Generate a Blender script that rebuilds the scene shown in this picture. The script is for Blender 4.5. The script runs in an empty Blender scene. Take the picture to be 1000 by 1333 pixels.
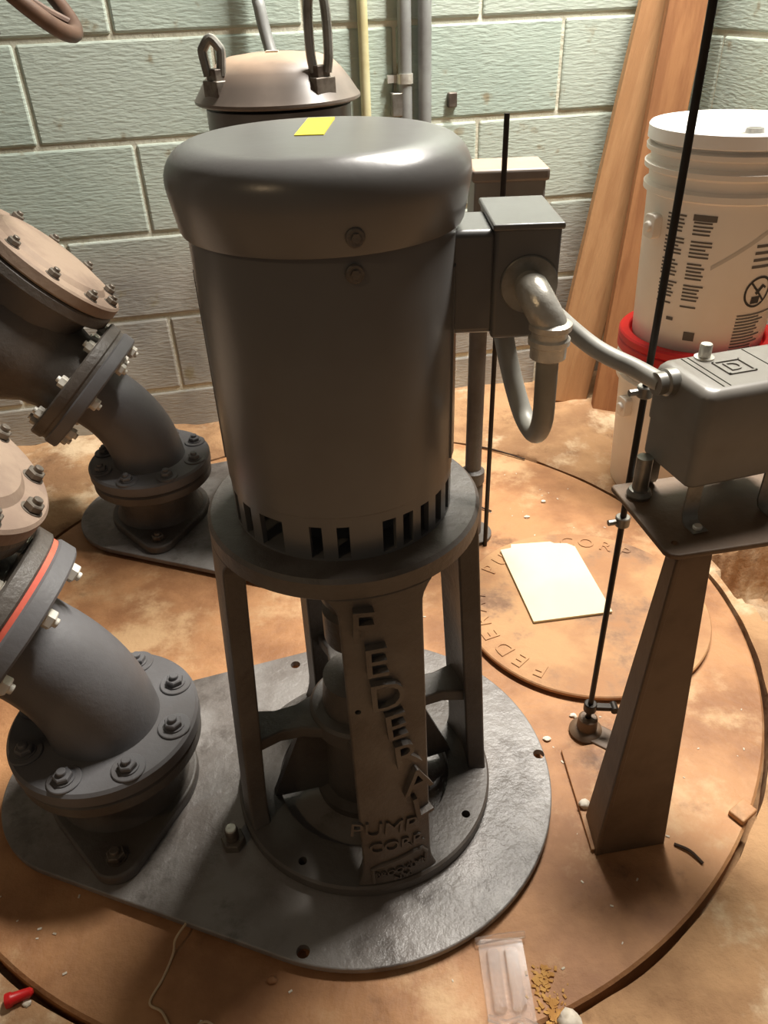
import bpy, math, random
from mathutils import Vector, Matrix, noise
random.seed(7)
sc = bpy.context.scene
COL = sc.collection
R = math.radians

# ---------------------------------------------------------------- camera
PITCH, ROLL, FPX = 34.4, 2.3, 1000.0
cam_d = bpy.data.cameras.new('camera'); cam = bpy.data.objects.new('camera', cam_d); COL.objects.link(cam)
cam_d.sensor_fit = 'VERTICAL'; cam_d.sensor_height = 36.0; cam_d.lens = 36.0 * FPX / 1333.0
cam_d.clip_start = 0.02; cam_d.clip_end = 60
cam.matrix_world = Matrix.Translation((0, 0, 1.0)) @ Matrix.Rotation(R(90 - PITCH), 4, 'X') @ Matrix.Rotation(R(-ROLL), 4, 'Z')
sc.camera = cam

# ---------------------------------------------------------------- light
w = bpy.data.worlds.new('basement_air'); sc.world = w; w.use_nodes = True
w.node_tree.nodes['Background'].inputs[0].default_value = (1.0, 0.90, 0.78, 1)
w.node_tree.nodes['Background'].inputs[1].default_value = 0.055
def area(name, loc, target, sx, sy, energy, col):
    l = bpy.data.lights.new(name, 'AREA'); l.shape = 'RECTANGLE'; l.size = sx; l.size_y = sy; l.energy = energy; l.color = col
    o = bpy.data.objects.new(name, l); COL.objects.link(o); o.location = loc
    o.rotation_euler = (Vector(target) - Vector(loc)).to_track_quat('-Z', 'Y').to_euler()
    return o
area('ceiling_tube_offscreen', (0.72, 1.60, 2.40), (0.2, 1.0, 0), 1.1, 0.16, 100, (1.0, 0.95, 0.87))
area('warm_bulb_offscreen', (-1.3, -0.7, 2.2), (-0.2, 0.8, 0.3), 0.12, 0.12, 3, (1.0, 0.72, 0.42))
sc.view_settings.view_transform = 'Standard'; sc.view_settings.look = 'None'
sc.view_settings.gamma = 1.0; sc.view_settings.use_curve_mapping = False
sc.view_settings.exposure = 0.38

# ---------------------------------------------------------------- materials
def lin(c):
    return tuple(((v / 255) / 12.92 if v / 255 <= 0.04045 else ((v / 255 + 0.055) / 1.055) ** 2.4) for v in c)
def material(name, c1, c2=None, scale=8.0, rough=0.5, metal=0.0, bump=0.0, bscale=60.0, dust=None, dust_amt=0.0,
             c3=None, scale3=2.0, stretch=(1, 1, 1), world=False, thresh=(0.4, 0.62), spec=0.5, c4=None, scale4=3.0):
    m = bpy.data.materials.new(name); m.use_nodes = True
    nt = m.node_tree; N = nt.nodes; L = nt.links; b = N['Principled BSDF']
    b.inputs['Roughness'].default_value = rough; b.inputs['Metallic'].default_value = metal
    b.inputs['Specular IOR Level'].default_value = spec
    tc = N.new('ShaderNodeTexCoord'); geo = N.new('ShaderNodeNewGeometry')
    mp = N.new('ShaderNodeMapping'); mp.inputs['Scale'].default_value = stretch
    L.new(geo.outputs['Position'] if world else tc.outputs['Object'], mp.inputs[0])
    def nz(s, d=5.0, rg=0.6):
        n = N.new('ShaderNodeTexNoise'); n.inputs['Scale'].default_value = s; n.inputs['Detail'].default_value = d
        n.inputs['Roughness'].default_value = rg; L.new(mp.outputs[0], n.inputs['Vector']); return n.outputs['Fac']
    def ramp(f, a, bb):
        r = N.new('ShaderNodeMapRange'); r.interpolation_type = 'SMOOTHSTEP'
        r.inputs[1].default_value = a; r.inputs[2].default_value = bb; L.new(f, r.inputs[0]); return r.outputs[0]
    def mix(f, a, bb):
        x = N.new('ShaderNodeMix'); x.data_type = 'RGBA'
        if isinstance(f, float): x.inputs[0].default_value = f
        else: L.new(f, x.inputs[0])
        for i, v in ((6, a), (7, bb)):
            if isinstance(v, tuple): x.inputs[i].default_value = (*v, 1)
            else: L.new(v, x.inputs[i])
        return x.outputs[2]
    a1 = lin(c1); col = a1
    if c2: col = mix(ramp(nz(scale), *thresh), a1, lin(c2))
    if c3: col = mix(ramp(nz(scale3, 7, 0.68), 0.50, 0.64), col, lin(c3))
    if c4: col = mix(ramp(nz(scale4, 8, 0.7), 0.54, 0.72), col, lin(c4))
    if dust:
        sp = N.new('ShaderNodeSeparateXYZ'); L.new(geo.outputs['Normal'], sp.inputs[0])
        up = ramp(sp.outputs[2], 0.55, 0.98)
        mu = N.new('ShaderNodeMath'); mu.operation = 'MULTIPLY'; L.new(up, mu.inputs[0])
        k = ramp(nz(9.0), 0.25, 0.75)
        mm = N.new('ShaderNodeMath'); mm.operation = 'MULTIPLY_ADD'; mm.inputs[1].default_value = dust_amt * 0.5; mm.inputs[2].default_value = dust_amt * 0.6
        L.new(k, mm.inputs[0]); L.new(mm.outputs[0], mu.inputs[1])
        col = mix(mu.outputs[0], col, lin(dust))
        rr = N.new('ShaderNodeMapRange'); rr.inputs[3].default_value = rough; rr.inputs[4].default_value = min(1, rough + 0.25)
        L.new(mu.outputs[0], rr.inputs[0]); L.new(rr.outputs[0], b.inputs['Roughness'])
    if isinstance(col, tuple): b.inputs['Base Color'].default_value = (*col, 1)
    else: L.new(col, b.inputs['Base Color'])
    if bump:
        bn = N.new('ShaderNodeBump'); bn.inputs['Strength'].default_value = bump; bn.inputs['Distance'].default_value = 0.01
        L.new(nz(bscale, 6, 0.62), bn.inputs['Height']); L.new(bn.outputs[0], b.inputs['Normal'])
    return m
M = {}
M['motor'] = material('grey_motor_enamel', (104, 103, 102), (97, 95, 93), 3, 0.30, bump=0.03, bscale=30)
M['cap'] = M['motor']
M['cast'] = material('painted_cast_iron', (96, 91, 86), (80, 73, 67), 7, 0.46, bump=0.22, bscale=90)
M['castd'] = M['cast']
M['elbow'] = material('slate_painted_casting', (104, 103, 105), (95, 92, 92), 4, 0.5, bump=0.08, bscale=110)
M['plate'] = material('grey_steel_plate', (140, 135, 131), (118, 111, 106), 9, 0.36, bump=0.30, bscale=45, c3=(94, 87, 82), scale3=7, spec=0.5)
M['blackpaint'] = M['motor']
M['dusty'] = material('dusty_tan_cap', (120, 110, 102), (104, 95, 88), 6, 0.34, dust=(190, 160, 134), dust_amt=0.75)
M['bonnet'] = material('dusty_bonnet', (152, 132, 114), (130, 110, 96), 6, 0.75, bump=0.15, bscale=60)
M['rust'] = material('rusty_cover_plate', (184, 134, 90), (146, 100, 64), 5.5, 0.62, bump=0.35, bscale=38, c3=(198, 160, 118), scale3=3.4, world=True, thresh=(0.36, 0.66), c4=(98, 66, 44), scale4=4.2)
M['manhole'] = material('rusty_round_lid', (186, 142, 98), (164, 118, 80), 6, 0.7, bump=0.25, bscale=50, c3=(150, 116, 88), scale3=5, world=True, c4=(112, 78, 54), scale4=5)
M['concrete'] = material('dusty_tan_concrete', (182, 142, 102), (152, 114, 80), 5, 0.88, bump=0.6, bscale=28, c3=(210, 184, 150), scale3=4, world=True, c4=(122, 88, 60), scale4=6)
M['mortar'] = material('painted_mortar', (220, 218, 200), (204, 200, 180), 9, 0.8, bump=0.4, bscale=60, world=True)
M['steelrod'] = material('dark_steel_rod', (46, 40, 34), (34, 28, 24), 12, 0.45, metal=0.5)
M['stand'] = material('brown_rusty_steel', (106, 84, 64), (86, 66, 48), 6, 0.55, bump=0.12, bscale=50)
M['platform'] = M['stand']
M['switch'] = material('grey_switch_enamel', (124, 120, 114), (112, 107, 100), 5, 0.36)
M['conduit_box'] = M['motor']
M['zinc'] = material('bright_zinc', (222, 219, 210), (196, 191, 180), 18, 0.26, metal=0.45, bump=0.10, bscale=150)
M['galv'] = material('galvanised_steel', (150, 148, 142), (122, 118, 110), 20, 0.38, metal=0.65)
M['bolt'] = material('dull_bolt_steel', (120, 112, 102), (84, 74, 66), 26, 0.45, metal=0.4)
M['whitebolt'] = material('white_zinc_bolt', (226, 222, 212), (190, 184, 172), 20, 0.45, metal=0.15)
M['flex'] = material('grey_liquidtight_jacket', (152, 150, 142), (134, 131, 122), 10, 0.45)
M['emt'] = material('painted_grey_conduit', (150, 152, 150), (132, 132, 130), 8, 0.5, metal=0.2)
M['yellowpipe'] = material('pale_yellow_pipe_paint', (204, 198, 158), (188, 178, 132), 7, 0.55)
M['wood'] = material('worn_tan_lumber', (172, 130, 88), (158, 115, 75), 5, 0.8, bump=0.2, bscale=30, stretch=(6, 6, 0.7), c3=(164, 120, 78), scale3=1.6)
M['wood2'] = material('orange_brown_lumber', (158, 109, 68), (138, 90, 53), 5, 0.8, bump=0.2, bscale=30, stretch=(6, 6, 0.7))
M['bucket'] = material('white_pail_plastic', (236, 230, 222), (228, 220, 210), 3, 0.38)
M['lid'] = material('bright_white_lid', (244, 242, 240), None, rough=0.35)
M['red'] = material('red_plastic', (206, 28, 30), (184, 20, 22), 6, 0.4)
M['ink'] = material('grey_print_ink', (98, 92, 86), None, rough=0.6)
M['grey_band'] = material('pale_grey_band', (204, 198, 190), None, rough=0.6)
M['inkd'] = material('black_print_ink', (48, 44, 42), None, rough=0.6)
M['paper'] = material('cream_card', (226, 217, 186), (220, 209, 174), 3, 0.85)
M['tape'] = material('yellow_tape', (232, 218, 24), (220, 204, 16), 14, 0.5)
M['gasket'] = material('red_rubber_gasket', (226, 108, 84), (204, 90, 70), 10, 0.7)
M['pebble'] = material('pale_pebble', (222, 212, 196), (196, 182, 160), 30, 0.8)
M['twig'] = material('dark_twig', (60, 42, 28), None, rough=0.8)
M['string'] = material('pale_fibre_string', (206, 180, 146), None, rough=0.85)
M['ochre'] = material('ochre_crumbs', (196, 150, 84), (172, 122, 60), 40, 0.85)
# clear plastic
m = bpy.data.materials.new('clear_plastic'); m.use_nodes = True; b = m.node_tree.nodes['Principled BSDF']
b.inputs['Base Color'].default_value = (0.95, 0.93, 0.92, 1); b.inputs['Roughness'].default_value = 0.12
b.inputs['Transmission Weight'].default_value = 0.9; b.inputs['IOR'].default_value = 1.45; b.inputs['Alpha'].default_value = 0.5; M['clear'] = m

def block_material():
    # green paint on the upper wall, worn to bare grey block near the floor
    m = bpy.data.materials.new('green_painted_block'); m.use_nodes = True
    nt = m.node_tree; N = nt.nodes; L = nt.links; b = N['Principled BSDF']; b.inputs['Roughness'].default_value = 0.62
    geo = N.new('ShaderNodeNewGeometry'); oi = N.new('ShaderNodeObjectInfo')
    sp = N.new('ShaderNodeSeparateXYZ'); L.new(geo.outputs['Position'], sp.inputs[0])
    def nz(s, d=5, vec=None):
        n = N.new('ShaderNodeTexNoise'); n.inputs['Scale'].default_value = s; n.inputs['Detail'].default_value = d
        L.new(vec or geo.outputs['Position'], n.inputs['Vector']); return n.outputs['Fac']
    def mix(f, a, bb):
        x = N.new('ShaderNodeMix'); x.data_type = 'RGBA'; L.new(f, x.inputs[0])
        for i, v in ((6, a), (7, bb)):
            if isinstance(v, tuple): x.inputs[i].default_value = (*v, 1)
            else: L.new(v, x.inputs[i])
        return x.outputs[2]
    def mr(f, a, bb):
        r = N.new('ShaderNodeMapRange'); r.interpolation_type = 'SMOOTHSTEP'; r.inputs[1].default_value = a; r.inputs[2].default_value = bb
        L.new(f, r.inputs[0]); return r.outputs[0]
    green = mix(mr(nz(3.0), 0.35, 0.7), lin((180, 193, 181)), lin((164, 179, 168)))
    green = mix(mr(oi.outputs['Random'], 0.0, 1.6), green, lin((184, 192, 180)))
    grey = mix(mr(nz(6.0), 0.35, 0.7), lin((174, 170, 160)), lin((150, 147, 140)))
    mp = N.new('ShaderNodeMath'); mp.operation = 'MULTIPLY_ADD'; L.new(nz(2.2), mp.inputs[0]); mp.inputs[1].default_value = 0.055; L.new(sp.outputs[2], mp.inputs[2])
    col = mix(mr(mp.outputs[0], 0.42, 0.64), grey, green)
    col = mix(mr(nz(16.0, 8), 0.62, 0.74), col, lin((150, 142, 118)))
    L.new(col, b.inputs['Base Color'])
    st = N.new('ShaderNodeMapping'); st.inputs['Scale'].default_value = (1, 1, 4.5); L.new(geo.outputs['Position'], st.inputs[0])
    bn = N.new('ShaderNodeBump'); bn.inputs['Strength'].default_value = 0.22; bn.inputs['Distance'].default_value = 0.012
    L.new(nz(44, 8, st.outputs[0]), bn.inputs['Height']); L.new(bn.outputs[0], b.inputs['Normal'])
    return m
M['block'] = block_material()

# ---------------------------------------------------------------- mesh helpers
WL = {}
def wl(p): return WL.get(p.name, Vector((0, 0, 0))) if p else Vector((0, 0, 0))
def link(o, parent, at):
    COL.objects.link(o); o.parent = parent; o.location = Vector(at) - wl(parent); WL[o.name] = Vector(at)
def frame(axis, xhint=(1, 0, 0)):
    z = Vector(axis).normalized(); x = Vector(xhint); x = (x - z * x.dot(z))
    if x.length < 1e-4: x = Vector((0, 1, 0)) - z * z.y
    x.normalize(); y = z.cross(x)
    return Matrix((x, y, z)).transposed().to_4x4()
class MB:
    def __init__(s, mat=None): s.v = []; s.f = []; s.m = mat or Matrix()
    def add(s, vs, fs, m=None):
        o = len(s.v); T = s.m @ m if m else s.m
        s.v += [T @ Vector(p) for p in vs]; s.f += [tuple(i + o for i in f) for f in fs]; return s
    def box(s, x0, x1, y0, y1, z0, z1, m=None):
        vs = [(x, y, z) for z in (z0, z1) for y in (y0, y1) for x in (x0, x1)]
        return s.add(vs, [(0, 2, 3, 1), (4, 5, 7, 6), (0, 1, 5, 4), (2, 6, 7, 3), (0, 4, 6, 2), (1, 3, 7, 5)], m)
    def lathe(s, prof, seg=48, m=None, close=True, a0=0.0):
        # prof: list of (r, z); r=0 makes a pole
        vs = []; ring = []
        for r, z in prof:
            if r <= 1e-9: ring.append([len(vs)]); vs.append((0, 0, z))
            else:
                ring.append(list(range(len(vs), len(vs) + seg)))
                vs += [(r * math.cos(a0 + 2 * math.pi * k / seg), r * math.sin(a0 + 2 * math.pi * k / seg), z) for k in range(seg)]
        fs = []
        pairs = list(zip(ring[:-1], ring[1:])) + ([(ring[-1], ring[0])] if close and prof[0][0] > 0 and prof[-1][0] > 0 else [])
        for a, b in pairs:
            for k in range(seg):
                k2 = (k + 1) % seg
                if len(a) == 1 and len(b) == 1: continue
                if len(a) == 1: fs.append((a[0], b[k2], b[k]))
                elif len(b) == 1: fs.append((a[k], a[k2], b[0]))
                else: fs.append((a[k], a[k2], b[k2], b[k]))
        return s.add(vs, fs, m)
    def cyl(s, r, z0, z1, seg=32, m=None, r1=None, bev=0.0, a0=0.0):
        r1 = r if r1 is None else r1
        if bev: p = [(0, z0), (r - bev, z0), (r, z0 + bev), (r1, z1 - bev), (r1 - bev, z1), (0, z1)]
        else: p = [(0, z0), (r, z0), (r1, z1), (0, z1)]
        return s.lathe(p, seg, m, a0=a0)
    def ring(s, r0, r1, z0, z1, seg=48, m=None, bev=0.0):
        b = bev
        p = [(r0, z0), (r1 - b, z0), (r1, z0 + b), (r1, z1 - b), (r1 - b, z1), (r0, z1)] if b else [(r0, z0), (r1, z0), (r1, z1), (r0, z1)]
        return s.lathe(p, seg, m)
    def prism(s, poly, z0, z1, m=None):
        n = len(poly)
        vs = [(x, y, z0) for x, y in poly] + [(x, y, z1) for x, y in poly]
        fs = [tuple(range(n))[::-1], tuple(range(n, 2 * n))] + [(i, (i + 1) % n, n + (i + 1) % n, n + i) for i in range(n)]
        return s.add(vs, fs, m)
    def tube(s, pts, r, seg=14, caps=True):
        pts = [Vector(p) for p in pts]; n = len(pts); rad = r if isinstance(r, (list, tuple)) else [r] * n
        t0 = (pts[1] - pts[0]).normalized(); ref = Vector((0, 0, 1)) if abs(t0.z) < 0.9 else Vector((1, 0, 0))
        nx = (ref - t0 * ref.dot(t0)).normalized(); vs = []
        for i in range(n):
            t = (pts[min(i + 1, n - 1)] - pts[max(i - 1, 0)]).normalized()
            nx = (nx - t * nx.dot(t)).normalized(); ny = t.cross(nx)
            vs += [pts[i] + (nx * math.cos(2 * math.pi * k / seg) + ny * math.sin(2 * math.pi * k / seg)) * rad[i] for k in range(seg)]
        fs = [(i * seg + k, i * seg + (k + 1) % seg, (i + 1) * seg + (k + 1) % seg, (i + 1) * seg + k) for i in range(n - 1) for k in range(seg)]
        if caps: fs += [tuple(range(seg))[::-1], tuple(range((n - 1) * seg, n * seg))]
        return s.add(vs, fs)
    def hexnut(s, r, z0, z1, m=None, bev=0.0015):
        return s.cyl(r, z0, z1, 6, m, bev=min(bev, (z1 - z0) * 0.4))
    def mesh(s, name, at=(0, 0, 0), smooth=32):
        me = bpy.data.meshes.new(name); a = Vector(at)
        me.from_pydata([tuple(p - a) for p in s.v], [], s.f); me.update()
        import bmesh
        bm = bmesh.new(); bm.from_mesh(me); bmesh.ops.recalc_face_normals(bm, faces=bm.faces); bm.to_mesh(me); bm.free()
        if smooth:
            me.shade_smooth(); me.set_sharp_from_angle(angle=R(smooth))
        return me
    def build(s, name, mat, parent=None, bevel=0.0, smooth=32, at=None):
        at = Vector(at) if at is not None else (wl(parent) if parent else Vector((0, 0, 0)))
        me = s.mesh(name, at, smooth); me.materials.append(M[mat] if isinstance(mat, str) else mat)
        o = bpy.data.objects.new(name, me); link(o, parent, at)
        if bevel:
            md = o.modifiers.new('soft_edge', 'BEVEL'); md.width = bevel; md.segments = 3; md.limit_method = 'ANGLE'; md.angle_limit = R(40)
            md.harden_normals = False
        return o
def drill(o, mb):
    me = mb.mesh('cutter', smooth=0); c = bpy.data.objects.new('cutter', me); COL.objects.link(c)
    md = o.modifiers.new('drill', 'BOOLEAN'); md.operation = 'DIFFERENCE'; md.solver = 'EXACT'; md.object = c
    dg = bpy.context.evaluated_depsgraph_get(); new = bpy.data.meshes.new_from_object(o.evaluated_get(dg)); new.name = o.data.name
    o.modifiers.clear(); o.data = new; bpy.data.objects.remove(c)
def tag(o, label, cat, group=None, kind=None):
    o['label'] = label; o['category'] = cat
    if group: o['group'] = group
    if kind: o['kind'] = kind
    return o
def thing(name, at, label, cat, group=None):
    o = bpy.data.objects.new(name, None); o.empty_display_size = 0.05; link(o, None, at); return tag(o, label, cat, group)
def inst(me, name, parent, at, rot=None, label=None):
    o = bpy.data.objects.new(name, me); link(o, parent, at)
    if rot is not None: o.rotation_euler = rot.to_euler()
    if label: o['label'] = label
    return o
def spline(pts, n=10):
    pts = [Vector(p) for p in pts]; P = [pts[0] * 2 - pts[1]] + pts + [pts[-1] * 2 - pts[-2]]; out = []
    for i in range(1, len(P) - 2):
        for k in range(n):
            t = k / n; a, b, c, d = P[i - 1], P[i], P[i + 1], P[i + 2]
            out.append(0.5 * ((2 * b) + (c - a) * t + (2 * a - 5 * b + 4 * c - d) * t * t + (3 * b - a - 3 * c + d) * t ** 3))
    out.append(pts[-1]); return out
def text_geo(txt, size, depth, cut=0):
    cu = bpy.data.curves.new('lettering', 'FONT'); cu.body = txt; cu.size = size; cu.extrude = depth / 2; cu.resolution_u = 3
    cu.align_x = 'CENTER'; cu.align_y = 'CENTER'
    o = bpy.data.objects.new('lettering', cu); COL.objects.link(o)
    dg = bpy.context.evaluated_depsgraph_get(); me = o.evaluated_get(dg).to_mesh()
    vs = [v.co.copy() for v in me.vertices]; fs = [tuple(p.vertices) for p in me.polygons]
    o.evaluated_get(dg).to_mesh_clear(); bpy.data.objects.remove(o); bpy.data.curves.remove(cu)
    return vs, fs

def hull(pts):
    pts = sorted(set((round(x, 6), round(y, 6)) for x, y in pts))
    def half(ps):
        h = []
        for p in ps:
            while len(h) > 1 and (h[-1][0] - h[-2][0]) * (p[1] - h[-2][1]) - (h[-1][1] - h[-2][1]) * (p[0] - h[-2][0]) <= 0: h.pop()
            h.append(p)
        return h[:-1]
    return half(pts) + half(pts[::-1])
def rrect(x0, x1, y0, y1, r, n=5):
    out = []
    for cx_, cy_, a in ((x1 - r, y1 - r, 0), (x0 + r, y1 - r, 90), (x0 + r, y0 + r, 180), (x1 - r, y0 + r, 270)):
        out += [(cx_ + r * math.cos(R(a + 90 * k / n)), cy_ + r * math.sin(R(a + 90 * k / n))) for k in range(n + 1)]
    return out

# ================================================================ the setting
PIT = (-0.08, 1.09); PR = 0.742
# ---- floor: rough concrete slab, dropped inside the pit ring and in a broken-out pocket at the right
def recess(x, y):
    # signed: inside pocket -> positive
    a = (x - 0.672) * 0.974 + (y - 1.222) * 0.225       # right of the left edge
    b = 1.254 + (x - 0.70) * 0.18 - y                    # this side of the far edge
    c = y - 0.86
    return min(a, b, c, 0.98 - x)
rings = [PR - 0.002 + i * 0.0125 for i in range(34)]
while rings[-1] < 2.7: rings.append(rings[-1] * 1.03)
NA = 600; vs = []; fs = []
for k in range(NA):
    a = 2 * math.pi * k / NA; ca, sa = math.cos(a), math.sin(a); e = PR + 0.004 * noise.noise((ca * 9, sa * 9, 1))
    vs += [(PIT[0] + 0.60 * ca, PIT[1] + 0.60 * sa, -0.051), (PIT[0] + e * ca, PIT[1] + e * sa, -0.05), (PIT[0] + e * ca, PIT[1] + e * sa, -0.003)]
    for rr_ in rings[1:]:
        x, y = PIT[0] + rr_ * ca, PIT[1] + rr_ * sa
        z = 0.004 * noise.noise((x * 7, y * 7, 0)) + 0.004 * noise.noise((x * 23, y * 23, 3)) + 0.002
        far = max(0, y - 1.6); z += 0.03 * min(1, far / 0.35) * (0.5 + noise.noise((x * 5, y * 5, 9)))
        if rr_ < PR + 0.05: z *= 0.4
        q = recess(x, y) + 0.02 * noise.noise((x * 20, y * 20, 5))
        if q > 0: z = min(z, -0.13 * min(1, q / 0.014) + 0.02 * noise.noise((x * 30, y * 30, 2)))
        vs.append((x, y, z))
nr = len(rings) + 2
for k in range(NA):
    k2 = (k + 1) % NA
    for j in range(nr - 1): fs.append((k * nr + j, k * nr + j + 1, k2 * nr + j + 1, k2 * nr + j))
o = MB().add(vs, fs).build('floor', 'concrete', smooth=50); o['kind'] = 'structure'

# ---- block walls
WD = Vector((1, 0.19, 0)).normalized(); W0 = Vector((0, 2.02, 0)); WN = Vector((WD.y, -WD.x, 0))   # WN faces the camera
CORNER = 0.80 / WD.x
def block_wall(name, p0, d, n, s0, s1, joint, z_off=0.0, rows=10):
    T = Matrix((d, n, Vector((0, 0, 1)))).transposed().to_4x4()
    T = Matrix.Translation(p0) @ T
    wall = MB(T).box(s0, s1, -0.19, -0.005, -0.16, 1.90).build(name, 'mortar', smooth=0); wall['kind'] = 'structure'
    L_, Hh, g = 0.4064, 0.2032, 0.011
    cache = {}
    for r in range(rows):
        z0 = -0.0862 + z_off + r * Hh
        s = joint + (L_ / 2 if r % 2 else 0)
        while s > s0: s -= L_
        while s < s1:
            a, b = max(s, s0) + 0.0035, min(s + L_, s1) - 0.0035
            if b - a > 0.03:
                key = round(b - a, 3)
                if key not in cache:
                    cache[key] = MB().box(-(b - a) / 2, (b - a) / 2, 0, 0.17, 0, Hh - g).mesh('concrete_block', smooth=0)
                    cache[key].materials.append(M['block'])
                bo = bpy.data.objects.new('concrete_block', cache[key])
                pos = T @ Vector(((a + b) / 2, random.uniform(-0.0015, 0.0015), z0 + g / 2))
                link(bo, wall, pos); bo.rotation_euler = (0, 0, math.atan2(d.y, d.x))
                md = bo.modifiers.new('worn_edge', 'BEVEL'); md.width = 0.005; md.segments = 2
            s += L_
    return wall
block_wall('wall_back', W0, WD, WN, -1.95, CORNER, -0.745)
RD = -WN; RD = Vector((WN.x, WN.y, 0)); RN = Vector((-WD.x, -WD.y, 0))
CP = W0 + WD * CORNER
block_wall('wall_right', CP, RD, RN, 0.0, 0.62, 0.12, z_off=-0.045)

# ================================================================ pit cover and round lid
pc = MB(Matrix.Translation((PIT[0], PIT[1], 0))).cyl(0.733, -0.049, 0.0, 160, bev=0.004).build('pit_cover', 'rust', at=(PIT[0], PIT[1], 0))
tag(pc, 'large round rusty steel plate covering the pit under both pumps', 'pit cover')
tab = MB().box(-0.017, 0.017, -0.012, 0.012, 0, 0.010, Matrix.Translation((0.497, 0.655, 0)) @ Matrix.Rotation(0.6, 4, 'Z'))
tab.build('lifting_lug', 'rust', pc, bevel=0.002)

MC = (0.372, 1.10)
mh = thing('round_lid', (MC[0], MC[1], 0), 'round tan rusted lid with cast letters under the cream card', 'lid')
MB(Matrix.Translation((*MC, 0))).cyl(0.231, 0.005, 0.014, 96, bev=0.002).build('lid_plate', 'manhole', mh)
MB(Matrix.Translation((*MC, 0))).cyl(0.223, 0.0, 0.006, 72).build('lid_gap_spacer', 'rust', mh)  # unseen inset disc, added so a shadow gap shows under the lid
i0 = 0
for word in ('FEDERAL', 'PUMP', 'CORP'):
    lt = MB()
    for i, ch in enumerate(word):
        a = R(236) - (i0 + i) * R(11.5); v, f = text_geo(ch, 0.044, 0.003)
        T = Matrix.Translation((MC[0] + 0.198 * math.cos(a), MC[1] + 0.198 * math.sin(a), 0.0145)) @ Matrix.Rotation(a - math.pi / 2, 4, 'Z')
        lt.add(v, f, T)
    i0 += len(word) + 1
    lt.build('raised_lettering', 'manhole', mh, smooth=0)

# ================================================================ pumps
PUMP = Vector((-0.045, 0.73, 0)); OFF = Vector((-0.105, 0.735, 0))
def teardrop(cx, cy, r, dx, dy, r2):
    c1 = Vector((cx, cy)); c2 = Vector((dx, dy)); d = c2 - c1; L_ = d.length; a = math.atan2(d.y, d.x); b = math.acos((r - r2) / L_)
    pts = [(c1.x + r * math.cos(t), c1.y + r * math.sin(t)) for t in [a + b + (2 * math.pi - 2 * b) * k / 72 for k in range(73)]]
    pts += [(c2.x + r2 * math.cos(t), c2.y + r2 * math.sin(t)) for t in [a - b + 2 * b * k / 36 for k in range(37)]]
    return pts
PT = 0.017
def base_plate(off, label, holes):
    c = PUMP + off
    t = thing('base_plate', (c.x, c.y, 0), label, 'base plate')
    pl_ = MB().prism(teardrop(c.x - 0.004, c.y + 0.008, 0.282, c.x - 0.385, c.y + 0.02, 0.16), 0.006, PT).build('plate', 'plate', t, bevel=0.002)
    gap_spacer = MB().prism(teardrop(c.x - 0.004, c.y + 0.008, 0.273, c.x - 0.385, c.y + 0.02, 0.151), 0.0, 0.007).build('gasket', 'rust', t)  # unseen inset layer, added to leave a shadow gap below the plate edge
    for hx, hy in holes:
        for q_ in (pl_, gap_spacer): drill(q_, MB(Matrix.Translation((c.x + hx, c.y + hy, 0))).cyl(0.0085, -0.01, 0.05, 20))
    return t
bp1 = base_plate(Vector((0, 0, 0)), 'grey teardrop steel plate under the front pump with small bolt holes', [(-0.077, -0.250), (0.268, 0.030), (-0.122, 0.24)])
st = MB(Matrix.Translation((-0.228, 0.630, PT))).hexnut(0.017, 0, 0.014)
st.cyl(0.009, 0.013, 0.034, 16, bev=0.002, m=Matrix.Translation((-0.0, 0, 0))); st.build('stud_nut', 'bolt', bp1)
MB(Matrix.Translation((-0.228, 0.630, PT + 0.033))).cyl(0.0078, 0, 0.004, 14, bev=0.001).build('stud_tip', 'zinc', bp1)
bp2 = base_plate(OFF, 'grey teardrop steel plate half hidden behind the front pump', [])

def legr(z): return 0.152 + (0.525 - z) / 0.485 * 0.028
AZ0 = R(15.0)
def pt(c, az, r, z): return Vector((c.x + r * math.sin(az), c.y - r * math.cos(az), z))
def pedestal_leg(c, azc):
    zs = [0.036, 0.042, 0.05, 0.062, 0.08, 0.15, 0.25, 0.35, 0.42, 0.47, 0.48, 0.488, 0.497, 0.503]
    mb = MB(); n = 9; idx = []
    for z in zs:
        hw = 0.046 / legr(z)
        if z > 0.47: hw += 0.016 / 0.152 * ((z - 0.47) / 0.033) ** 3
        if z < 0.08: hw += 0.010 / 0.18 * ((0.08 - z) / 0.044) ** 2
        row = []
        for rr in (legr(z), legr(z) - 0.026):
            for k in range(n):
                az = azc - hw + 2 * hw * k / (n - 1); row.append(pt(c, az, rr, z))
        idx.append(row)
    vs = [p for r in idx for p in r]; W = 2 * n; fs = []
    loop = list(range(n)) + list(range(2 * n - 1, n - 1, -1))
    for j in range(len(zs) - 1):
        for q in range(W):
            a, b = loop[q], loop[(q + 1) % W]; fs.append((j * W + a, j * W + b, (j + 1) * W + b, (j + 1) * W + a))
    fs.append(tuple(loop)); fs.append(tuple((len(zs) - 1) * W + i for i in reversed(loop)))
    return mb.add(vs, fs)
def on_leg(c, azc, geo, u, z, size_tilt=0.0, w0=0.0):
    vs, fs = geo; out = []; ct, sn = math.cos(size_tilt), math.sin(size_tilt)
    for p in vs:
        uu = p.x * ct - p.y * sn + u; zz = p.x * sn + p.y * ct + z
        out.append(pt(c, azc + uu / legr(zz), legr(zz) + p.z + w0, zz))
    return out, fs

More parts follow.
